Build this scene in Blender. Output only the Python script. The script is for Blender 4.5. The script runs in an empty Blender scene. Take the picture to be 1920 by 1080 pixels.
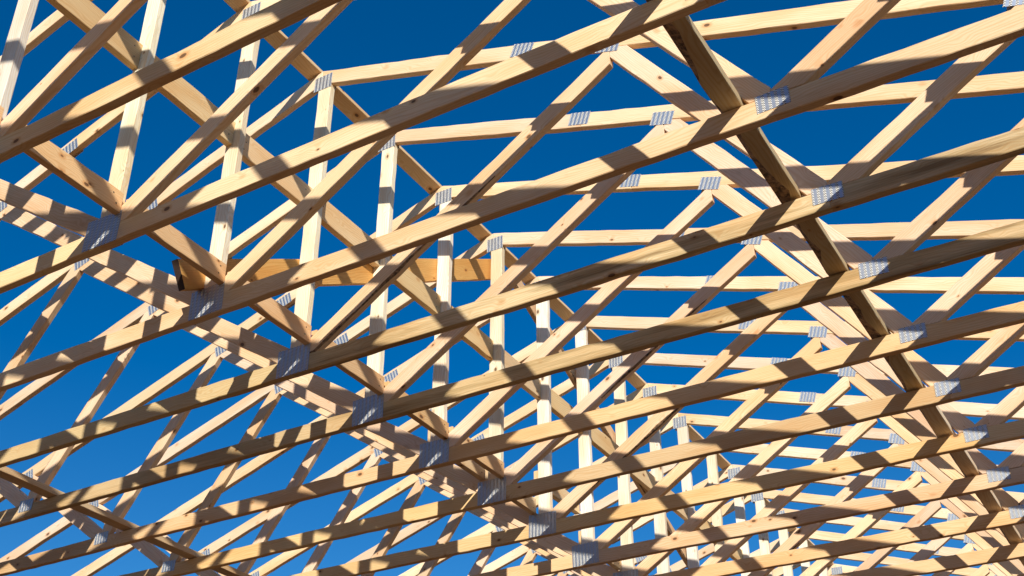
import bpy, math, random
from mathutils import Matrix, Vector

# ------------------------------------------------------------------ camera, sky, sun, exposure
sc = bpy.context.scene
col = sc.collection
cam_d = bpy.data.cameras.new('camera')
cam = bpy.data.objects.new('camera', cam_d)
col.objects.link(cam)
RC = ((0.8537844534073656, 0.5205010724943895, 0.011434187855966754),
      (-0.2594819628197279, 0.4444663880119366, -0.8573906582756029),
      (-0.45135486935554003, 0.7290598490242352, 0.5145391320874465))   # rows: right, down, forward
r, d, f = [Vector(v) for v in RC]
M = Matrix((r, -d, -f)).transposed().to_4x4()
M.translation = Vector((3.503136, -3.254643, -2.875786))
cam.matrix_world = M
cam_d.sensor_fit = 'HORIZONTAL'
cam_d.sensor_width = 36.0
cam_d.lens = 2280.42 / 1920 * 36.0
cam_d.shift_x = 41.417 / 1920
cam_d.shift_y = 72.104 / 1920
cam_d.clip_start = 0.05
cam_d.clip_end = 3000
sc.camera = cam

SUN = Vector((0.3495, -0.61, 0.3272)).normalized()          # towards the sun
el = math.asin(SUN.z)
az = math.atan2(SUN.x, SUN.y)
world = bpy.data.worlds.new('World')
sc.world = world
world.use_nodes = True
wt = world.node_tree
bg = wt.nodes['Background']
sky = wt.nodes.new('ShaderNodeTexSky')
sky.sky_type = 'NISHITA'
sky.sun_disc = False
sky.sun_elevation = el
sky.sun_rotation = az
sky.altitude = 300
sky.air_density = 1.0
sky.dust_density = 0.1
sky.ozone_density = 3.0
hs = wt.nodes.new('ShaderNodeHueSaturation')          # a polariser-deep blue
wc = wt.nodes.new('ShaderNodeTexCoord')               # paler towards the horizon all the way round
ws = wt.nodes.new('ShaderNodeSeparateXYZ')
wm = wt.nodes.new('ShaderNodeMapRange')
wt.links.new(wc.outputs['Generated'], ws.inputs[0])
wt.links.new(ws.outputs['Z'], wm.inputs[0])
for k, v in ((1, 0.24), (2, 0.62), (3, 1.32), (4, 1.48)): wm.inputs[k].default_value = v
wt.links.new(wm.outputs[0], hs.inputs['Saturation'])
wt.links.new(sky.outputs['Color'], hs.inputs['Color'])
tint = wt.nodes.new('ShaderNodeMix'); tint.data_type = 'RGBA'; tint.blend_type = 'MULTIPLY'; tint.inputs[0].default_value = 1.0
tint.inputs[7].default_value = (0.70, 0.94, 1.04, 1)
wt.links.new(hs.outputs['Color'], tint.inputs[6])
wt.links.new(tint.outputs[2], bg.inputs['Color'])
bg.inputs['Strength'].default_value = 0.099

sd = bpy.data.lights.new('sun', 'SUN')
sun = bpy.data.objects.new('sun', sd)
col.objects.link(sun)
sd.energy = 5.0
sd.angle = math.radians(0.53)
sd.color = (1.0, 0.95, 0.86)
sun.rotation_euler = SUN.to_track_quat('Z', 'Y').to_euler()

vs = sc.view_settings
sc.display_settings.display_device = 'sRGB'
vs.view_transform = 'Standard'
vs.look = 'None'
vs.exposure = 0.22
vs.gamma = 1.0
vs.use_curve_mapping = False
sc.render.engine = 'CYCLES'
sc.cycles.max_bounces = 6
sc.cycles.diffuse_bounces = 4

# ------------------------------------------------------------------ materials
def nodes(name):
    m = bpy.data.materials.new(name)
    m.use_nodes = True
    nt = m.node_tree
    return m, nt, nt.nodes['Principled BSDF']

def N(nt, kind, **kw):
    n = nt.nodes.new(kind)
    for k, v in kw.items():
        if k in ('operation', 'blend_type', 'data_type', 'noise_dimensions', 'feature', 'vector_type', 'wave_type', 'bands_direction', 'interpolation_type', 'distance'):
            setattr(n, k, v)
        else:
            n.inputs[k].default_value = v
    return n

def math_(nt, op, a, b=None, c=None, clamp=False):
    n = nt.nodes.new('ShaderNodeMath'); n.operation = op; n.use_clamp = clamp
    for i, v in enumerate((a, b, c)):
        if v is None: continue
        if isinstance(v, (int, float)): n.inputs[i].default_value = v
        else: nt.links.new(v, n.inputs[i])
    return n.outputs[0]

def mix(nt, fac, a, b, mode='MIX'):
    n = nt.nodes.new('ShaderNodeMix'); n.data_type = 'RGBA'; n.blend_type = mode
    if isinstance(fac, (int, float)): n.inputs[0].default_value = fac
    else: nt.links.new(fac, n.inputs[0])
    for i, v in ((6, a), (7, b)):
        if isinstance(v, tuple): n.inputs[i].default_value = v
        else: nt.links.new(v, n.inputs[i])
    return n.outputs[2]

def smooth(nt, v, lo, hi):
    n = nt.nodes.new('ShaderNodeMapRange'); n.interpolation_type = 'SMOOTHSTEP'
    nt.links.new(v, n.inputs[0]); n.inputs[1].default_value = lo; n.inputs[2].default_value = hi
    return n.outputs[0]

def wood_material():
    """sawn softwood: the object's own colour is the board's colour, its alpha how blue-stained the board is"""
    m, nt, b = nodes('sawn_pine')
    L = nt.links.new
    tc = nt.nodes.new('ShaderNodeTexCoord')
    oi = nt.nodes.new('ShaderNodeObjectInfo')
    off = nt.nodes.new('ShaderNodeCombineXYZ')
    for k in range(3):
        L(math_(nt, 'MULTIPLY', oi.outputs['Random'], (37.0, 91.0, 53.0)[k]), off.inputs[k])
    add = nt.nodes.new('ShaderNodeVectorMath'); add.operation = 'ADD'
    L(tc.outputs['Object'], add.inputs[0]); L(off.outputs[0], add.inputs[1])
    P = add.outputs[0]
    def scaled(v, s):
        n = nt.nodes.new('ShaderNodeVectorMath'); n.operation = 'MULTIPLY'
        L(v, n.inputs[0]); n.inputs[1].default_value = s
        return n.outputs[0]
    # knots: sparse cells, round across the grain and a little long with it
    kn = nt.nodes.new('ShaderNodeTexVoronoi'); kn.feature = 'F1'; kn.distance = 'EUCLIDEAN'
    L(scaled(P, (7.5, 12.5, 12.5)), kn.inputs['Vector']); kn.inputs['Scale'].default_value = 1.0
    kd = kn.outputs['Distance']
    # radius differs from cell to cell
    sep = nt.nodes.new('ShaderNodeSeparateColor'); L(kn.outputs['Color'], sep.inputs[0])
    rad = math_(nt, 'MULTIPLY', math_(nt, 'SUBTRACT', sep.outputs[0], 0.30, clamp=True), 0.19)
    kr = math_(nt, 'DIVIDE', kd, math_(nt, 'ADD', rad, 0.006))
    core = math_(nt, 'SUBTRACT', 1.0, smooth(nt, kr, 0.75, 1.1))
    ring = math_(nt, 'SUBTRACT', 1.0, smooth(nt, kr, 1.0, 2.3))
    halo = math_(nt, 'SUBTRACT', 1.0, smooth(nt, kd, 0.0, 0.45))
    # grain lines bend round knots
    n1 = N(nt, 'ShaderNodeTexNoise', Scale=1.0, Detail=3.0, Roughness=0.5)
    L(scaled(P, (1.1, 5.0, 5.0)), n1.inputs['Vector'])
    spx = nt.nodes.new('ShaderNodeSeparateXYZ'); L(P, spx.inputs[0])
    across = math_(nt, 'ADD', math_(nt, 'MULTIPLY', spx.outputs[2], 1.0), math_(nt, 'MULTIPLY', spx.outputs[1], 0.8))
    warped = math_(nt, 'ADD', math_(nt, 'ADD', across, math_(nt, 'MULTIPLY', n1.outputs['Fac'], 0.16)), math_(nt, 'MULTIPLY', halo, 0.022))
    ringw = math_(nt, 'SINE', math_(nt, 'MULTIPLY', warped, 560.0))
    ringw = smooth(nt, ringw, -0.3, 1.0)
    n2 = N(nt, 'ShaderNodeTexNoise', Scale=1.0, Detail=5.0, Roughness=0.65)
    L(scaled(P, (7.0, 130.0, 130.0)), n2.inputs['Vector'])
    n3 = N(nt, 'ShaderNodeTexNoise', Scale=1.0, Detail=2.0, Roughness=0.5)
    L(scaled(P, (1.6, 7.0, 7.0)), n3.inputs['Vector'])
    n4 = N(nt, 'ShaderNodeTexNoise', Scale=1.0, Detail=4.0, Roughness=0.6)
    L(scaled(P, (1.3, 26.0, 26.0)), n4.inputs['Vector'])
    base = oi.outputs['Color']
    c = mix(nt, math_(nt, 'MULTIPLY', ringw, 0.36), base, (0.80, 0.62, 0.40, 1), 'MULTIPLY')
    c = mix(nt, math_(nt, 'MULTIPLY', smooth(nt, n2.outputs['Fac'], 0.35, 0.75), 0.35), c, (0.80, 0.66, 0.48, 1), 'MULTIPLY')
    c = mix(nt, math_(nt, 'MULTIPLY', smooth(nt, n3.outputs['Fac'], 0.38, 0.68), 0.6), c, (0.88, 0.70, 0.50, 1), 'MULTIPLY')
    # grey-green stain that runs with the grain, only where alpha asks for it
    st = math_(nt, 'MULTIPLY', smooth(nt, n4.outputs['Fac'], 0.43, 0.58), oi.outputs['Alpha'])
    c = mix(nt, math_(nt, 'MULTIPLY', st, 0.75), c, (0.62, 0.59, 0.49, 1), 'MULTIPLY')
    st2 = math_(nt, 'MULTIPLY', smooth(nt, n4.outputs['Fac'], 0.60, 0.66), oi.outputs['Alpha'])
    c = mix(nt, math_(nt, 'MULTIPLY', st2, 0.5), c, (0.36, 0.29, 0.21, 1), 'MULTIPLY')
    c = mix(nt, math_(nt, 'MULTIPLY', ring, 0.55), c, (0.72, 0.46, 0.24, 1), 'MULTIPLY')
    c = mix(nt, math_(nt, 'MULTIPLY', core, 0.85), c, (0.085, 0.038, 0.018, 1))
    # dirt and handling marks
    n5 = N(nt, 'ShaderNodeTexNoise', Scale=1.0, Detail=4.0, Roughness=0.7)
    L(scaled(P, (5.0, 14.0, 14.0)), n5.inputs['Vector'])
    c = mix(nt, math_(nt, 'MULTIPLY', smooth(nt, n5.outputs['Fac'], 0.62, 0.78), 0.35), c, (0.55, 0.45, 0.34, 1), 'MULTIPLY')
    L(c, b.inputs['Base Color'])
    b.inputs['Roughness'].default_value = 0.72
    b.inputs['Specular IOR Level'].default_value = 0.25
    h = math_(nt, 'ADD', math_(nt, 'MULTIPLY', n2.outputs['Fac'], 0.6), math_(nt, 'MULTIPLY', ringw, 0.25))
    h = math_(nt, 'SUBTRACT', h, math_(nt, 'MULTIPLY', core, 0.6))
    bp = nt.nodes.new('ShaderNodeBump'); bp.inputs['Strength'].default_value = 0.5; bp.inputs['Distance'].default_value = 0.0012
    L(h, bp.inputs['Height']); L(bp.outputs[0], b.inputs['Normal'])
    return m

def bark_material():
    m, nt, b = nodes('bark_wane')
    L = nt.links.new
    tc = nt.nodes.new('ShaderNodeTexCoord')
    n = N(nt, 'ShaderNodeTexNoise', Scale=38.0, Detail=6.0, Roughness=0.7)
    L(tc.outputs['Object'], n.inputs['Vector'])
    c = mix(nt, smooth(nt, n.outputs['Fac'], 0.36, 0.62), (0.05, 0.028, 0.016, 1), (0.34, 0.20, 0.10, 1))
    L(c, b.inputs['Base Color']); b.inputs['Roughness'].default_value = 0.9
    bp = nt.nodes.new('ShaderNodeBump'); bp.inputs['Strength'].default_value = 0.9; bp.inputs['Distance'].default_value = 0.004
    L(n.outputs['Fac'], bp.inputs['Height']); L(bp.outputs[0], b.inputs['Normal'])
    return m

def end_material():
    m, nt, b = nodes('dark_end_grain')
    L = nt.links.new
    tc = nt.nodes.new('ShaderNodeTexCoord')
    n = N(nt, 'ShaderNodeTexNoise', Scale=90.0, Detail=4.0, Roughness=0.6)
    L(tc.outputs['Object'], n.inputs['Vector'])
    L(mix(nt, n.outputs['Fac'], (0.018, 0.010, 0.008, 1), (0.07, 0.035, 0.02, 1)), b.inputs['Base Color'])
    b.inputs['Roughness'].default_value = 0.85
    return m

def plate_material():
    """galvanised nail plate: columns of punched slots with the glint of bent teeth painted in"""
    m, nt, b = nodes('punched_galvanised_steel')
    L = nt.links.new
    tc = nt.nodes.new('ShaderNodeTexCoord')
    oi = nt.nodes.new('ShaderNodeObjectInfo')
    s = nt.nodes.new('ShaderNodeSeparateXYZ'); L(tc.outputs['Object'], s.inputs[0])
    cx = math_(nt, 'DIVIDE', math_(nt, 'ADD', s.outputs[0], 5.0), 0.0244)
    ci = math_(nt, 'FLOOR', cx)
    fx = math_(nt, 'FRACT', cx)
    half = math_(nt, 'MULTIPLY', math_(nt, 'GREATER_THAN', fx, 0.5), 0.5)
    rz = math_(nt, 'ADD', math_(nt, 'MULTIPLY', oi.outputs['Random'], 7.0), math_(nt, 'ADD', math_(nt, 'DIVIDE', math_(nt, 'ADD', s.outputs[2], 5.0), 0.0078), math_(nt, 'ADD', math_(nt, 'MULTIPLY', ci, 0.37), half)))
    fz = math_(nt, 'FRACT', rz)
    colm = math_(nt, 'MULTIPLY', smooth(nt, fx, 0.24, 0.30), math_(nt, 'SUBTRACT', 1.0, smooth(nt, fx, 0.70, 0.76)))
    hole = math_(nt, 'MULTIPLY', colm, math_(nt, 'SUBTRACT', 1.0, smooth(nt, fz, 0.38, 0.44)))
    tooth_glint = math_(nt, 'MULTIPLY', colm, math_(nt, 'MULTIPLY', smooth(nt, fz, 0.44, 0.50), math_(nt, 'SUBTRACT', 1.0, smooth(nt, fz, 0.94, 0.99))))
    nz = N(nt, 'ShaderNodeTexNoise', Scale=45.0, Detail=4.0, Roughness=0.6)
    L(tc.outputs['Object'], nz.inputs['Vector'])
    base = mix(nt, nz.outputs['Fac'], (0.36, 0.40, 0.46, 1), (0.54, 0.58, 0.63, 1))
    c = mix(nt, tooth_glint, base, (0.86, 0.84, 0.78, 1))  # glint off the bent teeth, painted as pale non-metal colour
    c = mix(nt, hole, c, (0.030, 0.024, 0.020, 1))
    L(c, b.inputs['Base Color'])
    L(math_(nt, 'MULTIPLY', math_(nt, 'SUBTRACT', 1.0, math_(nt, 'MAXIMUM', hole, tooth_glint)), 0.85), b.inputs['Metallic'])
    b.inputs['Roughness'].default_value = 0.42
    bp = nt.nodes.new('ShaderNodeBump'); bp.inputs['Strength'].default_value = 0.8; bp.inputs['Distance'].default_value = 0.0015
    L(math_(nt, 'SUBTRACT', tooth_glint, hole), bp.inputs['Height']); L(bp.outputs[0], b.inputs['Normal'])
    return m

def plain(name, rgb, rough=0.6, metal=0.0):
    m, nt, b = nodes(name)
    L = nt.links.new
    tc = nt.nodes.new('ShaderNodeTexCoord')
    n = N(nt, 'ShaderNodeTexNoise', Scale=60.0, Detail=3.0)
    L(tc.outputs['Object'], n.inputs['Vector'])
    L(mix(nt, n.outputs['Fac'], tuple(v * 0.75 for v in rgb) + (1,), tuple(v * 1.15 for v in rgb) + (1,)), b.inputs['Base Color'])
    b.inputs['Roughness'].default_value = rough
    b.inputs['Metallic'].default_value = metal
    return m

def ground_material():
    m, nt, b = nodes('damp_brown_ground')
    L = nt.links.new
    tc = nt.nodes.new('ShaderNodeTexCoord')
    n = N(nt, 'ShaderNodeTexNoise', Scale=1.4, Detail=8.0, Roughness=0.65)
    L(tc.outputs['Object'], n.inputs['Vector'])
    L(mix(nt, n.outputs['Fac'], (0.070, 0.032, 0.012, 1), (0.14, 0.066, 0.025, 1)), b.inputs['Base Color'])
    b.inputs['Roughness'].default_value = 0.95
    bp = nt.nodes.new('ShaderNodeBump'); bp.inputs['Strength'].default_value = 0.6; bp.inputs['Distance'].default_value = 0.03
    L(n.outputs['Fac'], bp.inputs['Height']); L(bp.outputs[0], b.inputs['Normal'])
    return m

WOOD, BARK, DARKEND, STEEL = wood_material(), bark_material(), end_material(), plate_material()
NAIL, PENCIL, GROUND = plain('nail_steel', (0.10, 0.085, 0.075), 0.5, 0.6), plain('pencil_lead', (0.07, 0.065, 0.06)), ground_material()

# ------------------------------------------------------------------ mesh helpers
def clip(poly, px, pz, nx, nz):
    """keep the side where n.(x-p) <= 0"""
    out = []
    k = len(poly)
    for i in range(k):
        a, b = poly[i], poly[(i + 1) % k]
        da = (a[0] - px) * nx + (a[1] - pz) * nz
        db = (b[0] - px) * nx + (b[1] - pz) * nz
        if da <= 0: out.append(a)
        if (da < 0 < db) or (db < 0 < da):
            t = da / (da - db)
            out.append((a[0] + (b[0] - a[0]) * t, a[1] + (b[1] - a[1]) * t))
    res = []
    for p in out:
        if not res or math.hypot(p[0] - res[-1][0], p[1] - res[-1][1]) > 1e-5: res.append(p)
    if len(res) > 1 and math.hypot(res[0][0] - res[-1][0], res[0][1] - res[-1][1]) < 1e-5: res.pop()
    return res

def timber_mesh(name, poly, thick, rnd, wob=0.0016, ch=0.0024, wane=None, step=0.09, dark_start=False):
    """poly: convex outline in the board's own (x along, z across), counter-clockwise; extruded along y.
    Long edges are cut in short runs that wander a little; arrises are eased. wane: (side +1/-1 in z, face +1/-1 in y, depth) bark edge."""
    pts = []                                   # (x, z, on_long_edge, side)
    k = len(poly)
    xa, xb = min(p[0] for p in poly), max(p[0] for p in poly)
    bow = rnd.uniform(-1, 1) * 0.0016 * (xb - xa)
    for i in range(k):
        a, b = poly[i], poly[(i + 1) % k]
        L = math.hypot(b[0] - a[0], b[1] - a[1])
        along = abs(b[0] - a[0]) > 0.9 * L and L > 0.3
        side = 1 if (a[1] + b[1]) > 0 else -1
        n = max(1, int(L / step)) if along else 1
        ph = rnd.random() * 9
        for j in range(n):
            t = j / n
            x, z = a[0] + (b[0] - a[0]) * t, a[1] + (b[1] - a[1]) * t
            if along and j:
                z += wob * (rnd.uniform(-1, 1) + 0.8 * math.sin(ph + x * 2.3))
                z += bow * (1 - ((2 * x - xa - xb) / (xb - xa)) ** 2)
                if rnd.random() < 0.05: z -= side * rnd.uniform(.001, .003)
            pts.append((x, z, along and j > 0, side if along else 0))
    m = len(pts)
    cx = sum(p[0] for p in poly) / k
    cz = sum(p[1] for p in poly) / k
    zh = (max(p[1] for p in poly) - min(p[1] for p in poly))
    def inset(i, c):
        c = min(c, 0.45 * zh)
        p0, p1, p2 = pts[i - 1], pts[i], pts[(i + 1) % m]
        e1 = Vector((p1[0] - p0[0], p1[1] - p0[1])).normalized(); e2 = Vector((p2[0] - p1[0], p2[1] - p1[1])).normalized()
        n1, n2 = Vector((-e1.y, e1.x)), Vector((-e2.y, e2.x))
        bis = (n1 + n2)
        if bis.length < 1e-4: return p1[0], p1[1]
        bis.normalize()
        q = c / max(0.35, bis.dot(n1))
        return p1[0] + bis.x * q, p1[1] + bis.y * q
    wn = []
    for i in range(m):
        w = 0.0
        if wane and pts[i][3] == wane[0]:
            fall = 1.0 if len(wane) < 6 else math.exp(-((pts[i][0] - wane[4]) / wane[5]) ** 2)
            w = fall * wane[2] * max(0.0, 0.75 + 0.45 * math.sin(pts[i][0] * 5.1 + wane[3]) + 0.35 * math.sin(pts[i][0] * 13.7 + 1.3 * wane[3]) + rnd.uniform(-.25, .25))
        wn.append(w)
    h = thick / 2
    V, F, MI = [], [], []
    rings = []
    for face, depth in ((-1, 'in'), (-1, 'out'), (1, 'out'), (1, 'in')):
        ring = []
        for i in range(m):
            c = ch * rnd.uniform(0.6, 1.5)
            if wane and face == wane[1]: c += wn[i]
            if depth == 'in': x, z = inset(i, c); y = face * h
            else: x, z = pts[i][0], pts[i][1]; y = face * (h - min(c * 0.85, thick * 0.8))
            ring.append(len(V)); V.append((x, y, z))
        rings.append(ring)
    F.append(rings[0][:]); MI.append(0)
    F.append(rings[3][::-1]); MI.append(0)
    for a in range(3):
        for i in range(m):
            j = (i + 1) % m
            F.append((rings[a][j], rings[a][i], rings[a + 1][i], rings[a + 1][j]))
            bark = wane and ((a == 0 and wane[1] == -1) or (a == 2 and wane[1] == 1)) and (wn[i] > 0.0035 or wn[j] > 0.0035)
            dk = dark_start and abs(pts[i][0] - pts[j][0]) < 0.03 and pts[i][0] < cx
            MI.append(1 if bark else (2 if dk else 0))
    me = bpy.data.meshes.new(name)
    me.from_pydata(V, [], F)
    me.materials.append(WOOD); me.materials.append(BARK); me.materials.append(DARKEND)
    me.polygons.foreach_set('material_index', MI)
    me.update()
    return me

def boxes_mesh(name, boxes, mat):
    V, F = [], []
    for (x0, x1, y0, y1, z0, z1) in boxes:
        o = len(V)
        V += [(x0, y0, z0), (x1, y0, z0), (x1, y1, z0), (x0, y1, z0), (x0, y0, z1), (x1, y0, z1), (x1, y1, z1), (x0, y1, z1)]
        F += [tuple(o + v for v in q) for q in ((3, 2, 1, 0), (4, 5, 6, 7), (0, 1, 5, 4), (1, 2, 6, 5), (2, 3, 7, 6), (3, 0, 4, 7))]
    me = bpy.data.meshes.new(name); me.from_pydata(V, [], F); me.materials.append(mat); me.update()
    return me

def link(name, me, parent=None):
    o = bpy.data.objects.new(name, me)
    col.objects.link(o)
    if parent: o.parent = parent
    return o

def tag(o, label=None, cat=None, group=None, kind=None):
    for k, v in (('label', label), ('category', cat), ('group', group), ('kind', kind)):
        if v: o[k] = v

def jitter(rgb, rnd, a=0.13):
    k = 1 + rnd.uniform(-a, a)
    w = rnd.uniform(-a, a) * 0.8
    return (min(.9, rgb[0] * k * (1 + w * .2)), min(.84, rgb[1] * k), min(.72, rgb[2] * k * (1 - w)))

# ------------------------------------------------------------------ the ground under the frame
g = boxes_mesh('ground', [(-600, 600, -600, 600, -5.0, -4.55)], GROUND)
gr = link('ground', g); tag(gr, kind='structure')

# ------------------------------------------------------------------ roof trusses
SP = 0.61
T = 0.038
TAN = 1 / 3
CA = math.cos(math.atan(TAN))
W = 0.0895
CH_TOP, CH_BOT = 0.0025, -0.0870
CEN = 1.806                               # top chord centre line at the ridge
HV = W / CA / 2                           # half its height measured plumb
JIT = {2: (0.0007, -0.0031, 0.0037), 3: (-0.0041, 0.0069, 0.0047), 4: (-0.0014, 0.0025, -0.0045), 5: (-0.0006, -0.0029, 0.0006),
       6: (0.0004, 0.0016, -0.0016), 7: (0.0095, -0.0055, -0.0046), 8: (0.0073, -0.0007, 0.0015), 9: (-0.0053, -0.0033, 0.0009),
       10: (-0.0071, 0.003, 0.0009), 11: (0.0002, 0.0004, -0.0006), 12: (-0.0006, -0.0018, -0.0049), 13: (0.0047, 0.0001, 0.0023),
       14: (0.0034, 0.0023, -0.0022), 15: (-0.0051, 0.0024, -0.0038), 16: (-0.002, -0.0018, 0.0075)}
FIRST, LAST = -4, 19
def ty(i): return SP * (i - 3) + JIT.get(i, (0, 0, 0))[1]

TAN_CHORD = (0.76, 0.54, 0.325)
TOP_CHORD = (0.82, 0.63, 0.43)
POST = (0.89, 0.82, 0.66)
WEBC = (0.81, 0.60, 0.405)

def strip(p0, p1, w, ext=0.6):
    a, b = Vector(p0), Vector(p1)
    u = (b - a).normalized(); n = Vector((-u.y, u.x)) * (w / 2)
    a = a - u * ext; b = b + u * ext
    return [tuple(a - n), tuple(b - n), tuple(b + n), tuple(a + n)]

def member(root, name, p0, p1, planes, rnd, rgb, stain=0.0, w=W, yoff=0.0, wane=None, wob=0.0016):
    poly = strip(p0, p1, w)
    for pl in planes: poly = clip(poly, *pl)
    a, b = Vector(p0), Vector(p1)
    u = (b - a).normalized()
    mid = (a + b) / 2
    loc = [((p[0] - mid.x) * u.x + (p[1] - mid.y) * u.y, -(p[0] - mid.x) * u.y + (p[1] - mid.y) * u.x) for p in poly]
    me = timber_mesh(name, loc, T, rnd, wane=wane, wob=wob)
    o = link(name, me, root)
    o.location = (mid.x, yoff, mid.y)
    o.rotation_euler = (0, -math.atan2(u.y, u.x), 0)
    c = jitter(rgb, rnd)
    o.color = (c[0], c[1], c[2], stain)
    return o

def plate_me(w, h):
    return boxes_mesh('connector_plate', [(-w / 2, w / 2, -0.0007, 0.0007, -h / 2, h / 2)], STEEL)
PL_A, PL_B, PL_S, PL_C = plate_me(0.195, 0.148), plate_me(0.122, 0.076), plate_me(0.122, 0.079), plate_me(0.122, 0.100)

ORD = ['zeroth', 'first', 'second', 'third', 'fourth', 'fifth', 'sixth', 'seventh', 'eighth', 'ninth', 'tenth', 'eleventh', 'twelfth',
       'thirteenth', 'fourteenth', 'fifteenth', 'sixteenth', 'seventeenth', 'eighteenth', 'nineteenth']
LAB = {1: 'pine truss nearest in view, its bottom chord crossing the top left corner',
       2: 'pine truss whose bottom chord has its large plate at the far left',
       3: 'pine truss whose base plate sits right below the dark end of the orange brace',
       4: 'pine truss with grey streaked bottom chord, base plate left of the picture centre',
       5: 'pine truss with brown stained bottom chord and pencil letters on its left web',
       6: 'pine truss sixth along from the near left one, its base plate low in the middle',
       7: 'pine truss whose king post the far end of the orange brace meets',
       8: 'pine truss just past the orange brace end, base plate near the bottom edge',
       9: 'pine truss with the last base plate still in view at the bottom edge'}
def ext_label(i):
    if i in LAB: return LAB[i]
    if i < 1: return 'pine roof truss over the viewpoint, ahead of the first one in view'
    return 'pine roof truss %s along the ridge, counted from the near left one' % ORD[i]

CHORD_LOOK = {1: ((0.75, 0.57, 0.34), 0.15), 2: ((0.75, 0.57, 0.34), 0.0), 3: ((0.73, 0.54, 0.32), 0.0), 4: ((0.68, 0.53, 0.31), 1.0),
              5: ((0.64, 0.48, 0.27), 0.9), 6: ((0.71, 0.50, 0.28), 0.1), 7: ((0.70, 0.51, 0.28), 0.0), 8: ((0.73, 0.53, 0.29), 0.0)}
WANE_AE = {4: (-1, -1, 0.015, 0.4, -0.40, 0.50), 8: (-1, -1, 0.010, 2.2, -0.2, 0.5), 7: (-1, -1, 0.008, 1.0, 0.3, 0.5), 12: (-1, -1, 0.007, 3.1, 0.1, 0.3)}

def top_line(x): return CEN - abs(x) * TAN

def build_truss(i):
    rnd = random.Random(1000 + i)
    j = JIT.get(i, (0, 0, 0))
    root = bpy.data.objects.new('roof_truss', None)
    root.empty_display_size = 0.1
    col.objects.link(root)
    root.location = (j[0], ty(i), j[2])
    tag(root, ext_label(i), 'roof truss', 'roof trusses set in a row')
    stain_left = 0.7 if i in (5, 6) else 0.1
    look, stain = CHORD_LOOK.get(i, (TAN_CHORD, 0.0))
    # bottom chord in three lengths joined under the plates
    cz = (CH_TOP + CH_BOT) / 2
    heel = CEN + HV
    hl = [(0, heel, TAN, 1), (0, heel, -TAN, 1)]          # stays under the top edge of the top chords
    under = CEN - HV
    for x0, x1 in ((-5.6, -2.588), (-2.588, 0.012), (0.012, 2.640), (2.640, 5.6)):
        pl = [(x0, 0, -1, 0), (x1, 0, 1, 0), (0, under, TAN, 1), (0, under, -TAN, 1)]
        st = stain if x0 > -1 else stain * stain_left
        member(root, 'bottom_chord', (x0, cz), (x1, cz), pl, rnd, look, st, w=CH_TOP - CH_BOT, wob=0.0018)
    # top chords, spliced on each slope
    for s in (-1, 1):
        xs = 1.29 if s > 0 else 1.235
        gapn = 0.0006
        for x0, x1 in ((0.0, xs), (xs, 5.95)):
            pl = [(s * (x0 + gapn), 0, -s, 0), (s * (x1 - gapn), 0, s, 0)]
            a, b = (s * x0, top_line(x0)), (s * x1, top_line(x1))
            if s < 0: a, b = b, a
            member(root, 'top_chord', a, b, pl, rnd, TOP_CHORD, 0.0)
    keep_above = (0, CH_TOP + 0.0004, 0, -1)
    under_r = (0, CEN - HV - 0.0004, TAN, 1)
    under_l = (0, CEN - HV - 0.0004, -TAN, 1)
    px = 0.0245
    member(root, 'king_post', (px, 0), (px, 1.8), [keep_above, under_r, under_l], rnd, POST, w=0.087)
    yo = lambda: rnd.uniform(-0.0006, 0.0006)
    L2 = 0.0435
    # webs from the foot of the king post
    member(root, 'web', (0.0, -0.033), (1.75, 1.122), [keep_above, under_r, (px + L2 + 0.0005, 0, -1, 0), (1.7545, 0, 1, 0)], rnd, WEBC, yoff=yo(), wane=WANE_AE.get(i))
    member(root, 'web', (-1.75, 1.160), (0.0, -0.003), [keep_above, under_l, (px - L2 - 0.0005, 0, 1, 0), (-1.7545, 0, -1, 0)], rnd, WEBC, yoff=yo())
    # webs down to the quarter nodes
    member(root, 'web', (1.83, 1.086), (2.568, 0.065), [keep_above, under_r, (1.7555, 0, -1, 0), (2.6395, 0, 1, 0)], rnd, WEBC, yoff=yo())
    member(root, 'web', (-2.54, 0.065), (-1.83, 1.075), [keep_above, under_l, (-1.7555, 0, 1, 0), (-2.5885, 0, -1, 0)], rnd, WEBC, yoff=yo())
    # outer webs
    member(root, 'web', (2.84, 0.109), (3.47, 0.525), [keep_above, under_r, (2.6405, 0, -1, 0)], rnd, WEBC, yoff=yo())
    member(root, 'web', (-3.486, 0.615), (-2.70, 0.067), [keep_above, under_l, (-2.5895, 0, 1, 0)], rnd, WEBC, yoff=yo())
    # plates pressed into both faces
    a = math.atan(TAN)
    for (me, x, z, rot) in ((PL_A, 0.012, -0.0105, 0), (PL_B, 2.640, -0.020, 0), (PL_B, -2.588, -0.010, 0), (PL_C, 0.012, 1.761, 0),
                            (PL_S, 1.2885, 1.385, a), (PL_S, -1.235, 1.378, -a), (PL_S, 1.7535, 1.187, a), (PL_S, -1.742, 1.165, -a),
                            (PL_S, 3.47, 0.590, a), (PL_S, -3.486, 0.620, -a), (PL_B, 5.25, 0.012, 0), (PL_B, -5.25, 0.012, 0)):
        for side in (-1, 1):
            p = link('connector_plate', me, root)
            p.location = (x + rnd.uniform(-.003, .003), side * (T / 2 + 0.0012), z + rnd.uniform(-.002, .002))
            p.rotation_euler = (rnd.uniform(-.008, .008), rot + rnd.uniform(-.03, .03), rnd.uniform(-.006, .006))
    return root

TR = {}
for i in range(FIRST, LAST + 1):
    TR[i] = build_truss(i)

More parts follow.
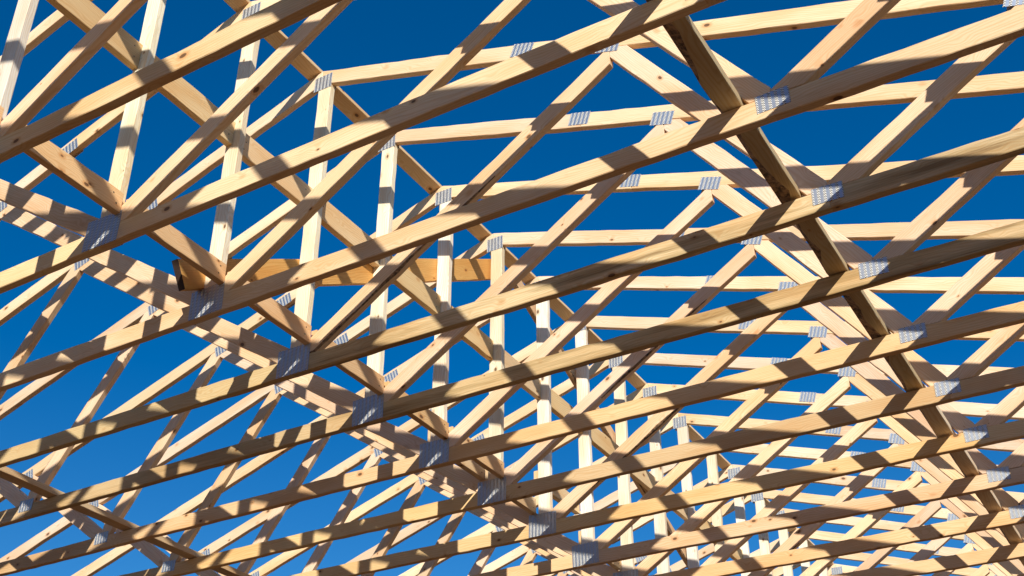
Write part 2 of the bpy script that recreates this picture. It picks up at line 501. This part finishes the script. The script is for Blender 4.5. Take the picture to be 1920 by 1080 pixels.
# pencil letters on the left web of the fifth truss
def pencil():
    me_b = []
    def stroke(x0, z0, x1, z1, w=0.0016):
        d = Vector((x1 - x0, z1 - z0)); n = Vector((-d.y, d.x)).normalized() * w / 2
        me_b.append([(x0 + n.x, z0 + n.y), (x0 - n.x, z0 - n.y), (x1 - n.x, z1 - n.y), (x1 + n.x, z1 + n.y)])
    def glyph(pts, cx):                      # written the other way up, running down the web
        for (a, b), (c2, d2) in zip(pts, pts[1:]): stroke(cx - a, -b, cx - c2, -d2)
    glyph([(-.011, .011), (-.006, -.011), (0, .004), (.006, -.011), (.011, .011)], .014)                      # W
    glyph([(-.006, .009), (0, .011), (.006, .006), (-.001, .001), (.007, -.005), (0, -.011), (-.007, -.008)], -.016)   # 3
    V, F = [], []
    for q in me_b:
        o = len(V)
        V += [(x, -0.0002, z) for x, z in q] + [(x, 0.0004, z) for x, z in q]
        F += [(o, o + 1, o + 2, o + 3), (o + 7, o + 6, o + 5, o + 4)] + [(o + k, o + 4 + k, o + 4 + (k + 1) % 4, o + (k + 1) % 4) for k in range(4)]
    me = bpy.data.meshes.new('pencil_letters'); me.from_pydata(V, [], F); me.materials.append(PENCIL); me.update()
    return me
web5 = [c for c in TR[5].children if c.name.startswith('web') and -2.5 < c.location.x < -2 and c.location.z > 0.45][0]
pm = link('pencil_letters', pencil(), web5)
u = Vector((-1.83 + 2.54, 1.075 - 0.065)).normalized()
dv = Vector((-1.925 - web5.location.x, 0.857 - web5.location.z))
pm.location = (dv.dot(u), -T / 2 - 0.0003, dv.dot(Vector((-u.y, u.x))))

# ------------------------------------------------------------------ boards laid across the trusses
def board_y(name, L, hz, tx, rnd, rgb, stain=0.0, wane=None, dark=False, wob=0.0012):
    """a board whose length runs along world y: local x -> y, local z -> up, local y -> -x"""
    poly = [(-L / 2, -hz / 2), (L / 2, -hz / 2), (L / 2, hz / 2), (-L / 2, hz / 2)]
    me = timber_mesh(name, poly, tx, rnd, wane=wane, dark_start=dark, wob=wob)
    o = link(name, me)
    c = jitter(rgb, rnd)
    o.color = (c[0], c[1], c[2], stain)
    return o
RY = Matrix(((0, -1, 0), (1, 0, 0), (0, 0, 1))).to_4x4()     # local x -> +y, local y -> -x

def nails(o, pts, side):
    b = [(x - .003, x + .003, side - .0006, side + .0006, z - .003, z + .003) for x, z in pts]
    link('nail_heads', boxes_mesh('nail_heads', b, NAIL), o)

def between(i, x0, x1, z0, z1, name, label, group, rgb, seed, gap=0.001, tilt=0.0):
    rnd = random.Random(seed)
    ya, yb = ty(i) + T / 2 + gap, ty(i + 1) - T / 2 - gap
    L = yb - ya
    dz = (JIT.get(i, (0, 0, 0))[2] + JIT.get(i + 1, (0, 0, 0))[2]) / 2
    o = board_y(name, L, z1 - z0, x1 - x0, rnd, rgb)
    o.matrix_world = Matrix.Translation(((x0 + x1) / 2 + rnd.uniform(-.002, .002), (ya + yb) / 2, (z0 + z1) / 2 + dz + rnd.uniform(-.003, .003))) @ RY
    h = (x1 - x0) / 2 + 0.0003
    H = z1 - z0
    nails(o, [(L / 2 - .045 + rnd.uniform(-.01, .01), H * .22), (L / 2 - .04 + rnd.uniform(-.01, .01), -H * .2), (-L / 2 + .05, H * .1), (-L / 2 + .04, -H * .25)], -h)
    tag(o, label, 'blocking board', group)
    return o

def nth(i): return ORD[i] if 0 < i < 20 else 'unseen'
for i in range(-1, 18):
    lab = 'upper blocking board at mid height between the king posts of trusses %s and %s' % (nth(i), nth(i + 1)) if i > 0 else 'upper blocking board between king posts ahead of the first truss in view'
    between(i, -0.018, 0.020, 0.877, 1.015, 'blocking_board', lab, 'upper blocking boards between king posts', (0.77, 0.57, 0.32), 300 + i)
for i in range(-1, 7):
    lab = 'lower blocking board just above the base plates between trusses %s and %s' % (nth(i), nth(i + 1)) if i > 0 else 'lower blocking board above the base plates ahead of the first truss in view'
    between(i, 0.070, 0.106, 0.053, 0.150, 'blocking_board', lab, 'lower blocking boards above the base plates', (0.77, 0.52, 0.28), 400 + i)
for i, z in ((6, .070), (7, .070), (8, .285), (9, .08), (10, .08), (11, .08)):
    lab = 'small low block left of the king posts between trusses %s and %s' % (nth(i), nth(i + 1))
    between(i, -0.062, -0.024, z, z + .10, 'blocking_board', lab, 'low blocks left of the king posts', (0.72, 0.55, 0.34), 500 + i)

def long_board(name, ya, yb, xc, zc, hz, tx, rgb, label, cat, seed, stain=0.0, wane=None, rollx=0.0, dark=False, wob=0.0012, group=None, slope=0.0):
    rnd = random.Random(seed)
    L = math.hypot(yb - ya, slope * (yb - ya))
    o = board_y(name, L, hz, tx, rnd, rgb, stain, wane, dark, wob)
    o.matrix_world = Matrix.Translation((xc, (ya + yb) / 2, zc)) @ Matrix.Rotation(math.atan(slope), 4, 'X') @ Matrix.Rotation(rollx, 4, 'Y') @ RY
    tag(o, label, cat, group)
    return o

# flat brace on the bottom chords, right of centre (bark left on its near-left edge)
GR = (0.56, 0.47, 0.31)
yy = [ty(-4), ty(7) + 0.02, ty(19)]
long_board('lateral_brace', yy[0], yy[1], 2.4865, CH_TOP + 0.025, 0.038, 0.086, GR, 'flat bark-edged brace lying on the bottom chords, upper right, running into the distance', 'brace', 61, stain=0.35, wane=(-1, 1, 0.040, 0.6))
long_board('lateral_brace', yy[1] + 0.004, yy[2], 2.490, CH_TOP + 0.025, 0.038, 0.086, (0.78, 0.64, 0.43), 'flat brace on the bottom chords at lower right, carrying on from the bark-edged one', 'brace', 62, stain=0.15, wane=(-1, 1, 0.013, 2.0))
# flat brace on the bottom chords, left
long_board('lateral_brace', ty(0) - 0.1, ty(10) + 0.06, -2.3705, CH_TOP + 0.025, 0.038, 0.089, (0.68, 0.51, 0.31), 'flat brace lying on the bottom chords in the lower left corner', 'brace', 63)
# brace on the left slope beside the ridge
sl = math.atan(TAN)
rx = -0.045
for n, (a, b) in enumerate(((-4, 3.03), (3.05, 9.02), (9.04, 15.03), (15.05, 19.2))):
    ya, yb = SP * (a - 3), SP * (b - 3)
    lab = ['ridge brace over the near trusses, above the top left of the picture', 'ridge brace lying on the top chords, upper left stretch of the ridge line', 'ridge brace lying on the top chords, middle stretch of the ridge line', 'ridge brace lying on the top chords, farthest stretch of the ridge line'][n]
    nx, nz = -math.sin(sl), math.cos(sl)
    xc = rx + nx * (HV * CA + 0.0205); zc = CEN - abs(rx) * TAN + nz * (HV * CA + 0.0235)
    long_board('ridge_brace', ya, yb, xc, zc, 0.038, 0.089, (0.74, 0.55, 0.34), lab, 'brace', 70 + n, rollx=-sl, group='ridge brace lengths end to end')
# diagonal braces on the left side of the king posts
s1 = 0.585
c1 = math.cos(math.atan(s1))
ya, yb = -0.155, 2.53
long_board('diagonal_brace', ya, yb, -0.040, 0.068 + s1 * (yb - ya) / 2, 0.140, 0.037, (0.72, 0.41, 0.13), 'orange diagonal board with a dark sawn end, rising behind the king posts', 'brace', 81, slope=s1, dark=True)
ya, yb = 2.78, 6.3
long_board('diagonal_brace', ya, yb, -0.060, 1.74 - 0.41 * (yb - ya) / 2, 0.095, 0.037, (0.68, 0.46, 0.25), 'brown diagonal board falling away behind the king posts past the picture centre', 'brace', 82, slope=-0.41, wane=(-1, -1, 0.008, 1.0))

# ------------------------------------------------------------------ what carries the trusses: beams on posts along both eaves
for s in (-1, 1):
    side = 'left' if s < 0 else 'right'
    root = bpy.data.objects.new('eaves_beam', None); col.objects.link(root)
    root.location = (s * 5.28, 0, -4.55)
    tag(root, 'timber beam on posts under the %s eaves ends of the trusses' % side, 'beam')
    rnd = random.Random(900 + s)
    y0, y1 = ty(FIRST) - 0.4, ty(LAST) + 0.4
    L = y1 - y0
    b = timber_mesh('beam', [(-L / 2, -.14), (L / 2, -.14), (L / 2, .14), (-L / 2, .14)], 0.13, rnd)
    o = link('beam', b, root); o.rotation_euler = (0, 0, math.pi / 2); o.location = (0, (y0 + y1) / 2, 4.55 + CH_BOT - 0.1415); o.color = (0.66, 0.50, 0.31, 0.1)
    pm_ = timber_mesh('post', [(-2.11, -.07), (2.11, -.07), (2.11, .07), (-2.11, .07)], 0.14, rnd)
    n = 7
    for k in range(n):
        p = link('post', pm_, root); p.rotation_euler = (0, -math.pi / 2, 0)
        p.location = (0, y0 + 0.3 + (L - 0.6) * k / (n - 1), 2.10); p.color = (0.64, 0.49, 0.31, 0.1)
